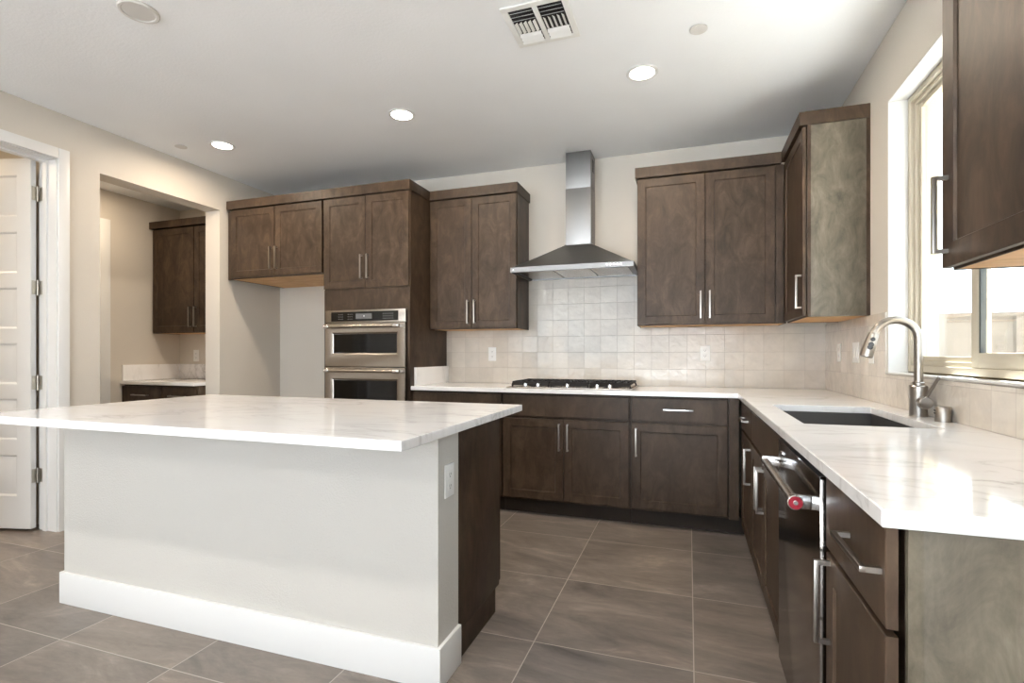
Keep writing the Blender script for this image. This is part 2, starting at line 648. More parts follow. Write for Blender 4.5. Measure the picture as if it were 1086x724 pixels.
# outdoors
struct('ground', box(XRo, 16, -10, 16, -0.25, -0.15), M['ground'])
bm = bmesh.new()
bx(bm, 1.8, 12.0, 8.6, 8.8, -0.15, 1.66)
bx(bm, 1.8, 12.0, 8.58, 8.82, 1.66, 1.72)
bx(bm, 4.05, 4.45, 8.52, 8.6, -0.15, 1.66)
struct('wall_garden', bm, M['block'])
struct('ground_bounce', box(XRo, 3.3, -3.0, 6.0, -0.15, -0.12), M['bounce_slab'])  # unseen slab added to bounce sunlight through the window onto the ceiling
struct('ground_rear', box(-14, XRo, -16, YR - 0.15, -0.25, -0.15), M['rear_bounce'])  # unseen ground, coloured to throw cool light up through the rear opening

# door casing, jamb and the open panelled door
bm = bmesh.new()
JY = 2.236
bx(bm, XLo, XL, JY, DY1, 0, DZ)                      # jamb
bx(bm, XLo, XL, DY0, DY0 + 0.019, 0, DZ)
bx(bm, XLo, XL, DY0 + 0.019, JY, DZ - 0.019, DZ)
bx(bm, XLo + 0.045, XLo + 0.08, JY - 0.011, JY, 0, DZ - 0.019)   # stops
bx(bm, XLo + 0.045, XLo + 0.08, DY0 + 0.019, DY0 + 0.030, 0, DZ - 0.019)
bx(bm, XLo + 0.045, XLo + 0.08, DY0 + 0.03, JY - 0.011, DZ - 0.030, DZ - 0.019)
for xa, xb in ((XL, XL + 0.018), (XLo - 0.018, XLo)):
    bx(bm, xa, xb, JY + 0.004, JY + 0.068, 0, DZ + 0.054, 0.003)
    bx(bm, xa, xb, DY0 + 0.015 - 0.064, DY0 + 0.015, 0, DZ + 0.054, 0.003)
    bx(bm, xa, xb, DY0 + 0.0155, JY + 0.0035, DZ - 0.015, DZ + 0.054, 0.003)
struct('trim_4', bm, M['white'])

dh = Vector((-0.97, -0.243, 0)).normalized()
dn = Vector((-dh.y * -1, 0, 0))
dn = Vector((0, 0, 1)).cross(dh).normalized() * -1       # towards +y side (back face)
if dn.y < 0:
    dn = -dn
E1 = Vector((-4.078, 2.187, 0))
DW_, DB, DT, TH = 0.80, 0.018, 2.447, 0.035


def dpt(a, t, z):
    return E1 + dh * a + dn * t + Vector((0, 0, z))


bm = bmesh.new()
# slab core
loft(bm, [[dpt(0, 0.010, DB), dpt(DW_, 0.010, DB), dpt(DW_, 0.010, DT), dpt(0, 0.010, DT)],
          [dpt(0, TH - 0.010, DB), dpt(DW_, TH - 0.010, DB), dpt(DW_, TH - 0.010, DT), dpt(0, TH - 0.010, DT)]])
tops = [2.337, 1.966, 1.600, 1.235, 0.870, 0.500]


def dslab(a0, a1, za, zb, t0, t1):
    loft(bm, [[dpt(a0, t0, za), dpt(a1, t0, za), dpt(a1, t0, zb), dpt(a0, t0, zb)],
              [dpt(a0, t1, za), dpt(a1, t1, za), dpt(a1, t1, zb), dpt(a0, t1, zb)]])


PD = 0.010
for t0, t1 in ((0.0, PD), (TH - PD, TH)):
    dslab(0, 0.098, DB, DT, t0, t1)
    dslab(DW_ - 0.098, DW_, DB, DT, t0, t1)
    zz = [DT] + [v for t in tops for v in (t, t - 0.270)] + [DB]
    for a, b in zip(zz[0::2], zz[1::2]):
        dslab(0.098, DW_ - 0.098, b, a, t0, t1)


def dring(i, t, tp):
    return [dpt(0.098 + i, t, tp - 0.270 + i), dpt(DW_ - 0.098 - i, t, tp - 0.270 + i), dpt(DW_ - 0.098 - i, t, tp - i), dpt(0.098 + i, t, tp - i)]


for tp in tops:                                      # sunk moulding round a raised field
    for f in (lambda t: t, lambda t: TH - t):
        loft(bm, [dring(0, f(0.0005), tp), dring(0.007, f(0.0035), tp), dring(0.012, f(0.009), tp), dring(0.018, f(0.009), tp), dring(0.040, f(0.0025), tp)], False, True)
door = struct('door_1', bm, M['white'])
for hz in (2.222, 1.602, 0.974, 0.362):
    bm = bmesh.new()
    hp = dpt(-0.004, TH + 0.002, hz)
    lathe(bm, (hp.x + 0.004, hp.y + 0.002, hz - 0.05), (0, 0, 1), [(0.006, 0), (0.006, 0.1)], 12)
    loft(bm, [[dpt(-0.0015, 0.006, hz - 0.045), dpt(-0.0015, TH, hz - 0.045), dpt(-0.0015, TH, hz + 0.045), dpt(-0.0015, 0.006, hz + 0.045)],
              [dpt(0.001, 0.006, hz - 0.045), dpt(0.001, TH, hz - 0.045), dpt(0.001, TH, hz + 0.045), dpt(0.001, 0.006, hz + 0.045)]])
    bx(bm, XLo + 0.002, XLo + 0.036, JY - 0.0025, JY + 0.001, hz - 0.045, hz + 0.045)
    obj('hinge', bm, M['brass'], door)

# casing of the doorway at the back of the pantry
bm = bmesh.new()
bx(bm, PXL, PXL + 0.018, 3.19, 3.277, 0, 2.385, 0.003)
bx(bm, PXL, PXL + 0.018, 2.44, 3.19, 2.315, 2.385, 0.003)
struct('trim_5', bm, M['white'])
struct('door_2', box(PXL, PXL + 0.006, 2.44, 3.19, 0.01, 2.315), M['white'])

bm = bmesh.new()
bx(bm, XL, XL + 0.014, JY + 0.069, OY0, 0, 0.13, 0.003)
bx(bm, XL, XL + 0.014, OY1, YB, 0, 0.13, 0.003)
bx(bm, XL, XL + 0.014, YR, DY0 - 0.05, 0, 0.13, 0.003)
struct('baseboard_left', bm, M['white'])
struct('baseboard_back', box(XL + 0.014, -2.85, YB - 0.014, YB, 0, 0.13, bev=0.003), M['white'])


# ------------------------------------------------------------------ cabinet building kit
def mapper(facing, plane):
    """(a along the run, o out of the face, z) -> world; plane is the back of the doors."""
    if facing == '-y':
        return lambda a, o, z: Vector((a, plane - o, z))
    if facing == '+y':
        return lambda a, o, z: Vector((a, plane + o, z))
    if facing == '-x':
        return lambda a, o, z: Vector((plane - o, a, z))


def mbox(bm, T, a0, a1, o0, o1, z0, z1, bev=0.0):
    p, q = T(a0, o0, z0), T(a1, o1, z1)
    bx(bm, p.x, q.x, p.y, q.y, p.z, q.z, bev)


def front_bm(T, a0, a1, z0, z1, shaker=True, t=0.019, fw=0.057):
    def ring(i, o):
        return [T(a0 + i, o, z0 + i), T(a1 - i, o, z0 + i), T(a1 - i, o, z1 - i), T(a0 + i, o, z1 - i)]
    bm = bmesh.new()
    rs = [ring(0, 0.001), ring(0, t - 0.0016), ring(0.0016, t)]
    if shaker:
        rs += [ring(fw, t), ring(fw + 0.004, t - 0.0065)]
    loft(bm, rs)
    return bm


def pull_bm(T, a, z, length, vertical=True, out=0.033, t=0.019, s=0.010):
    """square bar pull with two square posts at its ends"""
    bm = bmesh.new()
    h = length / 2
    if vertical:
        mbox(bm, T, a - s / 2, a + s / 2, t + out - s, t + out, z - h, z + h, 0.001)
        for k in (-1, 1):
            zc = z + k * (h - s / 2)
            mbox(bm, T, a - s / 2, a + s / 2, t - 0.0005, t + out - s, zc - s / 2, zc + s / 2)
    else:
        mbox(bm, T, a - h, a + h, t + out - s, t + out, z - s / 2, z + s / 2, 0.001)
        for k in (-1, 1):
            ac = a + k * (h - s / 2)
            mbox(bm, T, ac - s / 2, ac + s / 2, t - 0.0005, t + out - s, z - s / 2, z + s / 2)
    return bm


def door_part(root, T, a0, a1, z0, z1, mat, pull=None, name='door', shaker=True, pmat=None):
    d = obj(name, front_bm(T, a0, a1, z0, z1, shaker), mat, root)
    if pull:
        obj('handle', pull_bm(T, *pull), pmat or M['nickel'], d)
    return d


ZD0, ZD1, ZW0, ZW1 = 0.122, 0.698, 0.716, 0.868   # base doors and drawers
PL = 0.19


def base_carcass(root, T, a0, a1, depth, mat, hollow=False, toe=True, front=0.008, ext=0.0):
    bm = bmesh.new()
    top = 0.883
    if hollow:
        mbox(bm, T, a0, a0 + 0.018, -front, -depth, 0.105, top)
        mbox(bm, T, a1 - 0.018, a1, -front, -depth, 0.105, top)
        mbox(bm, T, a0 + 0.018, a1 - 0.018, -depth + 0.012, -depth, 0.105, top)
        mbox(bm, T, a0 + 0.018, a1 - 0.018, -front, -depth + 0.012, 0.105, 0.123)
        mbox(bm, T, a0 + 0.018, a1 - 0.018, -front, -0.024, 0.60, top)
    else:
        mbox(bm, T, a0, a1, -front, -depth, 0.105, top)
    obj('body', bm, mat, root)
    if toe:
        bm = bmesh.new()
        mbox(bm, T, a0, a1 + ext, -0.055, -0.075, 0.0, 0.1045)
        obj('toe_kick', bm, M['toe'], root)


def upper_body(root, T, a0, a1, depth, z0, z1, mat, crown=None, pads=(0, 0)):
    bm = bmesh.new()
    mbox(bm, T, a0, a1, -0.007, -depth, z0 + 0.014, z1)
    for a in (a0, a1 - 0.004):
        mbox(bm, T, a, a + 0.004, -0.005, -depth, z0, z0 + 0.014)
    mbox(bm, T, a0 + 0.004, a1 - 0.004, -0.005, -0.008, z0, z0 + 0.014)
    obj('body', bm, mat, root)
    bm = bmesh.new()
    mbox(bm, T, a0 + 0.0045, a1 - 0.0045, -0.0085, -depth + 0.001, z0 + 0.002, z0 + 0.0138)
    obj('underside', bm, M['maple'], root, 'natural maple underside')


def crown_bm(T, a0, a1, out, depth, z0=2.438, z1=2.512):
    bm = bmesh.new()
    mbox(bm, T, a0, a1, out, -depth, z0, z1)
    return bm


W_, WB_ = M['wood'], M['wood_base']

# ------------------------------------------------------------------ island
bm = bmesh.new()
ih = thing('island_half_wall', (-1.79, 1.70, 0), 'white textured half wall under the overhanging front of the island counter', 'island wall')
obj('wall_body', box(-2.772, -0.824, 1.618, 1.784, 0, 0.8835), M['island_wall'], ih)
bm = bmesh.new()
bx(bm, -2.786, -0.810, 1.604, 1.618, 0, 0.145, 0.003)
bx(bm, -0.824, -0.810, 1.618, 1.784, 0, 0.145, 0.003)
bx(bm, -2.786, -2.772, 1.618, 1.784, 0, 0.145, 0.003)
obj('baseboard', bm, M['white'], ih, 'tall white baseboard')

ic = thing('island_cabinet', (-1.79, 2.0, 0), 'dark brown island cabinet with plain end panel behind the white half wall', 'cabinet')
bm = bmesh.new()
bx(bm, -2.75, -0.846, 1.785, 2.235, 0.105, 0.883)
obj('body', bm, WB_, ic)
bm = bmesh.new()
bx(bm, -0.846, -0.826, 1.785, 2.235, 0.105, 0.883, 0.001)
bx(bm, -0.846, -0.826, 1.785, 2.185, 0.0, 0.105)
obj('end_panel', bm, WB_, ic)
bm = bmesh.new()
bx(bm, -2.772, -2.75, 1.785, 2.235, 0.105, 0.883, 0.001)
bx(bm, -2.772, -2.75, 1.785, 2.185, 0.0, 0.105)
obj('end_panel', bm, WB_, ic)
obj('toe_kick', box(-2.75, -0.846, 2.165, 2.185, 0, 0.1045), M['toe'], ic)
T = mapper('+y', 2.236)
for k in range(4):
    a = -2.768 + k * 0.4855
    door_part(ic, T, a + 0.002, a + 0.4835, 0.12, 0.875, WB_)

obj_ = obj('countertop', cells([-2.79, -0.775], [1.293, 2.425], lambda x, y: True, 0.884, 0.914), M['quartz'])
tag(obj_, 'large white veined quartz worktop on the kitchen island', 'countertop')

# ------------------------------------------------------------------ back run: tall oven cabinet and fridge cabinet
TX0, TX1, TYF = -2.848, -2.046, 3.549       # back of doors
T = mapper('-y', TYF)
tc = thing('tall_cabinet', ((TX0 + TX1) / 2, 3.87, 0), 'tall dark brown cabinet tower holding the double wall oven', 'cabinet')
OZ0, OZ1 = 0.40, 1.517
bm = bmesh.new()
mbox(bm, T, TX0, TX0 + 0.022, 0, TYF - YB + 0.001, 0.0, 2.438)
mbox(bm, T, TX1 - 0.022, TX1, 0, TYF - YB + 0.001, 0.0, 2.438)
mbox(bm, T, TX0 + 0.022, TX1 - 0.022, 0, TYF - YB + 0.001, OZ1 + 0.003, 2.438)
mbox(bm, T, TX0 + 0.022, TX1 - 0.022, 0, TYF - YB + 0.001, 0.105, OZ0 - 0.003)
mbox(bm, T, TX0 + 0.022, TX1 - 0.022, -0.60, TYF - YB + 0.001, OZ0 - 0.003, OZ1 + 0.003)
obj('body', bm, W_, tc)
# face rails round the oven, flush with the doors
bm = bmesh.new()
mbox(bm, T, TX0 + 0.001, TX1 - 0.001, 0.0, 0.006, OZ1 + 0.003, 1.688)
mbox(bm, T, TX0 + 0.001, TX0 + 0.029, 0.0, 0.006, OZ0, OZ1 + 0.003)
mbox(bm, T, TX1 - 0.024, TX1 - 0.001, 0.0, 0.006, OZ0, OZ1 + 0.003)
obj('face_rail', bm, W_, tc)
door_part(tc, T, TX0 + 0.004, -2.4475, 1.695, 2.430, W_, (-2.475, 1.862, PL))
door_part(tc, T, -2.4435, TX1 - 0.006, 1.695, 2.430, W_, (-2.416, 1.862, PL))
door_part(tc, T, TX0 + 0.004, TX1 - 0.006, 0.122, OZ0 - 0.01, W_, (-2.447, 0.33, PL, False), 'drawer', False)
obj('crown', crown_bm(T, TX0, TX1 + 0.012, 0.036, 0.62), W_, tc)
mb = bmesh.new()
mbox(mb, T, TX0, TX1, -0.055, -0.075, 0, 0.1045)
obj('toe_kick', mb, M['toe'], tc)

fc_ = thing('wall_cabinet', (-3.36, 3.87, 1.83), 'deep two door wall cabinet above the empty refrigerator alcove', 'cabinet')
upper_body(fc_, T, -3.858, TX0 - 0.002, YB - TYF - 0.001, 1.826, 2.438, W_)
door_part(fc_, T, -3.835, -3.357, 1.836, 2.430, W_, (-3.385, 1.985, PL))
door_part(fc_, T, -3.352, TX0 - 0.018, 1.836, 2.430, W_, (-3.324, 1.985, PL))
obj('crown', crown_bm(T, -3.87, TX0 - 0.002, 0.036, 0.62), W_, fc_)
mb = bmesh.new()
mbox(mb, T, XL + 0.001, -3.859, -0.02, -0.04, 1.826, 2.438)
obj('filler_strip', mb, W_, fc_)

# wall oven
ov = thing('wall_oven', (-2.447, 3.80, OZ0), 'stainless combination microwave and oven built into the tall cabinet', 'oven')
OX0, OX1 = -2.817, -2.072
bm = bmesh.new()
bx(bm, OX0 + 0.02, OX1 - 0.02, TYF - 0.003, TYF + 0.58, OZ0 + 0.01, OZ1 - 0.01)
obj('body', bm, M['burner'], ov)
TO = mapper('-y', TYF - 0.0065)


def ovbox(a0, a1, o0, o1, z0, z1, bev=0.0):
    bm = bmesh.new()
    mbox(bm, TO, a0, a1, o0, o1, z0, z1, bev)
    return bm


cp = obj('control_panel', ovbox(OX0, OX1, 0, 0.022, 1.417, OZ1, 0.002), M['steel'], ov)
obj('glass_panel', ovbox(-2.762, -2.137, 0.0215, 0.0235, 1.4275, 1.503), M['black_glass'], cp)
obj('display', ovbox(-2.525, -2.375, 0.0232, 0.0242, 1.445, 1.487), M['display'], cp)
for gx in (-2.69, -2.60, -2.275, -2.222):
    bm = bmesh.new()
    for i in range(3):
        for j in range(3):
            mbox(bm, TO, gx + i * 0.017, gx + i * 0.017 + 0.006, 0.0232, 0.0240, 1.443 + j * 0.019, 1.4455 + j * 0.019)
    obj('key_markings', bm, M['mark'], cp)
obj('display_icon', ovbox(-2.452, -2.444, 0.0240, 0.0246, 1.462, 1.472), M['mark'], cp)


def oven_door(z0, z1, wz0, wz1, hz, wx0=-2.738, wx1=-2.150):
    bm = bmesh.new()

    def ring(a0, a1, za, zb, o):
        return [TO(a0, o, za), TO(a1, o, za), TO(a1, o, zb), TO(a0, o, zb)]
    loft(bm, [ring(OX0, OX1, z0, z1, 0.0), ring(OX0, OX1, z0, z1, 0.030), ring(OX0 + 0.003, OX1 - 0.003, z0 + 0.003, z1 - 0.003, 0.033),
              ring(wx0 - 0.018, wx1 + 0.018, wz0 - 0.012, wz1 + 0.012, 0.033), ring(wx0, wx1, wz0, wz1, 0.022)])
    d = obj('oven_door', bm, M['steel'], ov)
    obj('window_glass', ovbox(wx0 + 0.001, wx1 - 0.001, 0.0222, 0.024, wz0 + 0.001, wz1 - 0.001), M['black_glass'], d)
    bm = bmesh.new()
    tube(bm, [TO(OX0 + 0.045, 0.078, hz), TO(OX1 - 0.045, 0.078, hz)], 0.0125, 16)
    h = obj('handle', bm, M['steel'], d)
    for a in (OX0 + 0.05, OX1 - 0.05):
        bm = bmesh.new()
        lathe(bm, TO(a - 0.026, 0.078, hz), (1, 0, 0), [(0.013, 0), (0.0165, 0.006), (0.0165, 0.046), (0.013, 0.052)], 16)
        mbox(bm, TO, a - 0.022, a + 0.022, 0.0325, 0.072, hz - 0.013, hz + 0.013, 0.004)
        obj('handle_post', bm, M['chrome'], d)
    return d


oven_door(1.062, 1.412, 1.172, 1.325, 1.383)
oven_door(OZ0 + 0.004, 1.056, 0.52, 0.955, 1.030)

# wall cabinets either side of the hood
UYF = 3.879
T = mapper('-y', UYF)
UD = YB - UYF - 0.001
c1 = thing('wall_cabinet', (-1.66, 4.03, 1.372), 'dark brown two door wall cabinet between oven tower and range hood', 'cabinet')
upper_body(c1, T, TX1 + 0.001, -1.280, UD, 1.366, 2.438, W_)
door_part(c1, T, TX1 + 0.006, -1.667, 1.374, 2.430, W_, (-1.695, 1.505, PL))
door_part(c1, T, -1.663, -1.284, 1.374, 2.430, W_, (-1.635, 1.505, PL))
obj('crown', crown_bm(T, TX1 + 0.0125, -1.268, 0.036, UD), W_, c1)

c2 = thing('wall_cabinet', (0.12, 4.03, 1.372), 'dark brown two door wall cabinet right of the range hood', 'cabinet')
upper_body(c2, T, -0.357, 0.620, UD, 1.370, 2.438, W_)
door_part(c2, T, -0.353, 0.107, 1.378, 2.430, W_, (0.079, 1.51, PL))
door_part(c2, T, 0.111, 0.549, 1.378, 2.430, W_, (0.139, 1.51, PL))
mb = bmesh.new()
mbox(mb, T, 0.553, 0.599, 0.0, 0.010, 1.371, 2.437)
obj('filler_strip', mb, W_, c2)
obj('crown', crown_bm(T, -0.369, 0.586, 0.036, UD), W_, c2)

# corner cabinet on the right wall
TR = mapper('-x', 0.621)
RD = XR - 0.621 - 0.001
c3 = thing('wall_cabinet', (0.77, 3.56, 1.372), 'single door corner wall cabinet beside the window with end panel coloured paler for daylight', 'cabinet')
upper_body(c3, TR, 3.265, 3.878, RD, 1.370, 2.438, W_)
mb = bmesh.new()
bx(mb, 0.625, 0.9245, 3.257, 3.2645, 1.370, 2.437, 0.001)
obj('end_panel', mb, M['wood_daylit'], c3)  # window light put into the panel colour
mb = bmesh.new()
bx(mb, 0.625, 0.642, 3.2545, 3.2568, 1.371, 2.437)
bx(mb, 0.906, 0.9245, 3.2545, 3.2568, 1.371, 2.437)
obj('edge_strip', mb, W_, c3)
door_part(c3, TR, 3.262, 3.85, 1.378, 2.430, W_, (3.29, 1.515, PL))
obj('crown', crown_bm(TR, 3.252, UYF - 0.037, 0.036, RD), W_, c3)

# nearest wall cabinet, right of the window
c4 = thing('wall_cabinet', (0.77, 1.3, 1.376), 'nearest wall cabinet at the right edge, right of the window', 'cabinet')
upper_body(c4, TR, 1.02, 1.580, RD, 1.372, 2.438, W_)
door_part(c4, TR, 1.022, 1.578, 1.377, 2.430, W_, (1.548, 1.505, PL))
obj('crown', crown_bm(TR, 1.01, 1.592, 0.036, RD), W_, c4)

# ------------------------------------------------------------------ back run: base cabinets
BYF = 3.592
T = mapper('-y', BYF)
BD = YB - BYF - 0.001
b1 = thing('base_cabinet', (-1.67, 3.89, 0), 'base cabinet beside the oven tower, mostly hidden behind the island', 'cabinet')
base_carcass(b1, T, TX1 + 0.002, -1.299, BD, WB_)
door_part(b1, T, TX1 + 0.008, -1.305, ZW0, ZW1, WB_, None, 'drawer', False)
door_part(b1, T, TX1 + 0.008, -1.677, ZD0, ZD1, WB_, (-1.705, 0.585, PL))
door_part(b1, T, -1.673, -1.305, ZD0, ZD1, WB_, (-1.645, 0.585, PL))

b2 = thing('base_cabinet', (-0.84, 3.89, 0), 'wide two door base cabinet directly under the gas cooktop', 'cabinet')
base_carcass(b2, T, -1.297, -0.374, BD, WB_)
door_part(b2, T, -1.290, -0.383, ZW0, ZW1, WB_, None, 'drawer_front', False)
door_part(b2, T, -1.290, -0.838, ZD0, ZD1, WB_, (-0.866, 0.575, PL), pmat=M['nickel'])
door_part(b2, T, -0.834, -0.383, ZD0, ZD1, WB_, (-0.806, 0.575, PL))

b3 = thing('base_cabinet', (-0.03, 3.89, 0), 'base cabinet right of the cooktop with one drawer above one door', 'cabinet')
base_carcass(b3, T, -0.372, 0.243, BD, WB_, ext=0.155)
door_part(b3, T, -0.364, 0.234, ZW0, ZW1, WB_, (-0.065, 0.795, PL, False), 'drawer', False, M['chrome'])
door_part(b3, T, -0.364, 0.234, ZD0, ZD1, WB_, (-0.336, 0.57, PL))
mb = bmesh.new()
mbox(mb, T, 0.244, 0.302, 0.0, 0.012, 0.105, 0.883)
obj('filler_strip', mb, WB_, b3)

# right run
RXF = 0.324
TB = mapper('-x', RXF)
RBD = XR - RXF - 0.001
e1 = thing('base_cabinet', (0.62, 3.2, 0), 'narrow corner base cabinet left of the sink cabinet', 'cabinet')
base_carcass(e1, TB, 2.936, 3.575, RBD, WB_, ext=0.07)
door_part(e1, TB, 2.940, 3.44, ZW0, ZW1, WB_, (3.16, 0.795, PL, False), 'drawer', False)
door_part(e1, TB, 2.940, 3.44, ZD0, ZD1, WB_, (2.968, 0.57, PL))

e2 = thing('sink_cabinet', (0.62, 2.48, 0), 'base cabinet under the sink with long blank drawer front', 'cabinet')
base_carcass(e2, TB, 2.026, 2.934, RBD, WB_, hollow=True)
door_part(e2, TB, 2.030, 2.930, ZW0, ZW1, WB_, None, 'drawer_front', False)
door_part(e2, TB, 2.030, 2.478, ZD0, ZD1, WB_, (2.450, 0.57, PL))
door_part(e2, TB, 2.482, 2.930, ZD0, ZD1, WB_, (2.510, 0.57, PL))

e4 = thing('base_cabinet', (0.62, 1.2, 0), 'nearest base cabinet at the counter end, right of the dishwasher', 'cabinet')
base_carcass(e4, TB, 0.998, 1.402, RBD, WB_, front=0.016)
door_part(e4, TB, 1.000, 1.386, 0.712, 0.880, WB_, (1.11, 0.80, PL, False), 'drawer', False)
door_part(e4, TB, 1.000, 1.386, ZD0, 0.700, WB_, (1.352, 0.595, PL))
mb = bmesh.new()
bx(mb, RXF + 0.007, XR - 0.001, 0.986, 0.9975, 0.0, 0.883, 0.001)
obj('end_panel', mb, M['wood_daylit'], e4, 'end panel coloured paler for daylight')
mb = bmesh.new()
bx(mb, RXF + 0.007, RXF + 0.027, 0.9835, 0.9858, 0.0, 0.882)
obj('edge_strip', mb, M['wood_daylit'], e4)

# dishwasher
dw = thing('dishwasher', (0.62, 1.715, 0), 'dark stainless dishwasher with towel bar handle and red end cap', 'dishwasher')
obj('tub', box(RXF + 0.001, XR - 0.02, 1.412, 2.018, 0.09, 0.868), M['burner'], dw)
mb = bmesh.new()
bx(mb, 0.298, RXF, 1.414, 2.016, 0.105, 0.862, 0.003)
dd = obj('door', mb, M['dw_steel'], dw)
obj('top_edge', box(0.2975, RXF + 0.012, 1.4142, 2.0158, 0.8625, 0.8675), M['chrome'], dw)
obj('toe_kick', box(RXF + 0.055, RXF + 0.075, 1.412, 2.018, 0, 0.0885), M['toe'], dw)
mb = bmesh.new()
tube(mb, [(0.250, 1.445, 0.795), (0.250, 1.985, 0.795)], 0.0125, 20)
hb = obj('handle', mb, M['steel'], dd)
for yy in (1.452, 1.972):
    mb = bmesh.new()
    bx(mb, 0.240, 0.2985, yy - 0.008, yy + 0.008, 0.778, 0.812, 0.003)
    obj('bracket', mb, M['chrome'], hb)
mb = bmesh.new()
lathe(mb, (0.250, 1.441, 0.795), (0, -1, 0), [(0.0185, -0.004), (0.0185, 0.004), (0.0165, 0.006)], 24)
obj('end_cap', mb, M['chrome'], hb)
mb = bmesh.new()
lathe(mb, (0.250, 1.441, 0.795), (0, -1, 0), [(0.0160, 0.0055), (0.0160, 0.0072)], 24)
obj('medallion', mb, M['red'], hb, 'red round medallion')
mb = bmesh.new()
lathe(mb, (0.250, 1.441, 0.795), (0, -1, 0), [(0.0065, 0.007), (0.005, 0.009)], 16)
obj('medallion_stud', mb, M['chrome'], hb)
obj('badge', box(0.2965, 0.2985, 1.93, 1.965, 0.827, 0.833), M['chrome'], dd)

# ------------------------------------------------------------------ worktops and backsplashes
SX0, SX1, SY0, SY1 = 0.392, 0.806, 2.09, 2.835
ct = obj('countertop', cells([TX1 + 0.001, 0.293, SX0, SX1, XR - 0.001], [0.977, SY0, SY1, 3.55, YB - 0.001],
                             lambda x, y: (y > 3.55 or x > 0.293) and not (SX0 < x < SX1 and SY0 < y < SY1), 0.884, 0.914), M['quartz'])
tag(ct, 'white quartz L-shaped worktop holding the sink and the cooktop', 'countertop')
o = obj('splash_slab', box(TX1 + 0.001, TX1 + 0.021, 3.603, YB - 0.010, 0.9145, 1.058, bev=0.0015), M['quartz'])
tag(o, 'short upright quartz slab against the side of the oven tower', 'backsplash')

bm = bmesh.new()
bx(bm, TX1 + 0.0015, XR - 0.009, YB - 0.009, YB - 0.0005, 0.9145, 1.365)
bx(bm, -1.279, -0.358, YB - 0.009, YB - 0.0005, 1.365, 1.795)
o = obj('tile_backsplash', bm, M['tile_x'])
tag(o, 'glossy cream square tile backsplash on the wall behind the cooktop', 'backsplash')
bm = bmesh.new()
bx(bm, XR - 0.009, XR - 0.0005, 0.985, YB - 0.0005, 0.9145, WZ0 - 0.0045)
bx(bm, XR - 0.009, XR - 0.0005, WY1 + 0.005, YB - 0.0005, WZ0 - 0.0045, 1.3695)
bx(bm, XR - 0.009, XR - 0.0005, 0.985, WY0 - 0.005, WZ0 - 0.0045, 1.3695)
o = obj('tile_backsplash', bm, M['tile_y'])
tag(o, 'glossy cream square tile backsplash under the window behind the faucet', 'backsplash')

# ------------------------------------------------------------------ range hood
hd = thing('range_hood', (-0.818, 3.95, 1.78), 'stainless pyramid chimney range hood over the cooktop', 'range hood')
HX0, HX1, HY0, HY1 = -1.274, -0.363, 3.69, YB - 0.0095
HZ0, HZ1, HZ2 = 1.779, 1.815, 2.022
CX0, CX1, CY0 = -0.917, -0.717, 3.985
bm = bmesh.new()


def rr(x0, x1, y0, y1, z):
    return [(x0, y0, z), (x1, y0, z), (x1, y1, z), (x0, y1, z)]


loft(bm, [rr(HX0 + 0.03, HX1 - 0.03, HY0 + 0.03, HY1 - 0.02, HZ0 + 0.012), rr(HX0 + 0.03, HX1 - 0.03, HY0 + 0.03, HY1 - 0.02, HZ0), rr(HX0, HX1, HY0, HY1, HZ0),
          rr(HX0, HX1, HY0, HY1, HZ1), rr(HX0 + 0.012, HX1 - 0.012, HY0 + 0.012, HY1, HZ1 + 0.001),
          rr(CX0 - 0.006, CX1 + 0.006, CY0 - 0.006, HY1, HZ2 - 0.006), rr(CX0 - 0.006, CX1 + 0.006, CY0 - 0.006, HY1, HZ2)])
hc = obj('canopy', bm, M['hood_steel'], hd)
bm = bmesh.new()
for i in range(3):
    xa = HX0 + 0.045 + i * 0.276
    bx(bm, xa, xa + 0.268, HY0 + 0.06, HY1 - 0.05, HZ0 + 0.006, HZ0 + 0.0118)
obj('grease_filter', bm, M['steel'], hc)
for i in range(5):
    mb = bmesh.new()
    xb = -0.548 + i * 0.024
    lathe(mb, (xb, HY0 + 0.001, 1.799), (0, -1, 0), [(0.006, 0), (0.006, 0.003)], 14)
    obj('button', mb, M['key_light'], hc)
obj('badge', box(-1.255, -1.245, HY0 - 0.001, HY0 + 0.001, 1.793, 1.801), M['chrome'], hc)
bm = bmesh.new()
bx(bm, CX0, CX1, CY0, HY1, HZ2 - 0.004, 2.46, 0.002)
obj('lower_chimney', bm, M['chimney_steel'], hd)
bm = bmesh.new()
bx(bm, CX0 + 0.002, CX1 - 0.002, CY0 + 0.002, HY1, 2.46, H - 0.001, 0.001)
up = obj('upper_chimney', bm, M['hood_steel'], hd)
bm = bmesh.new()
for k in range(5):
    bx(bm, CX1 - 0.003, CX1 - 0.0012, 4.055 + k * 0.014, 4.062 + k * 0.014, 2.60, 2.70)
obj('vent_slots', bm, M['gap'], up)

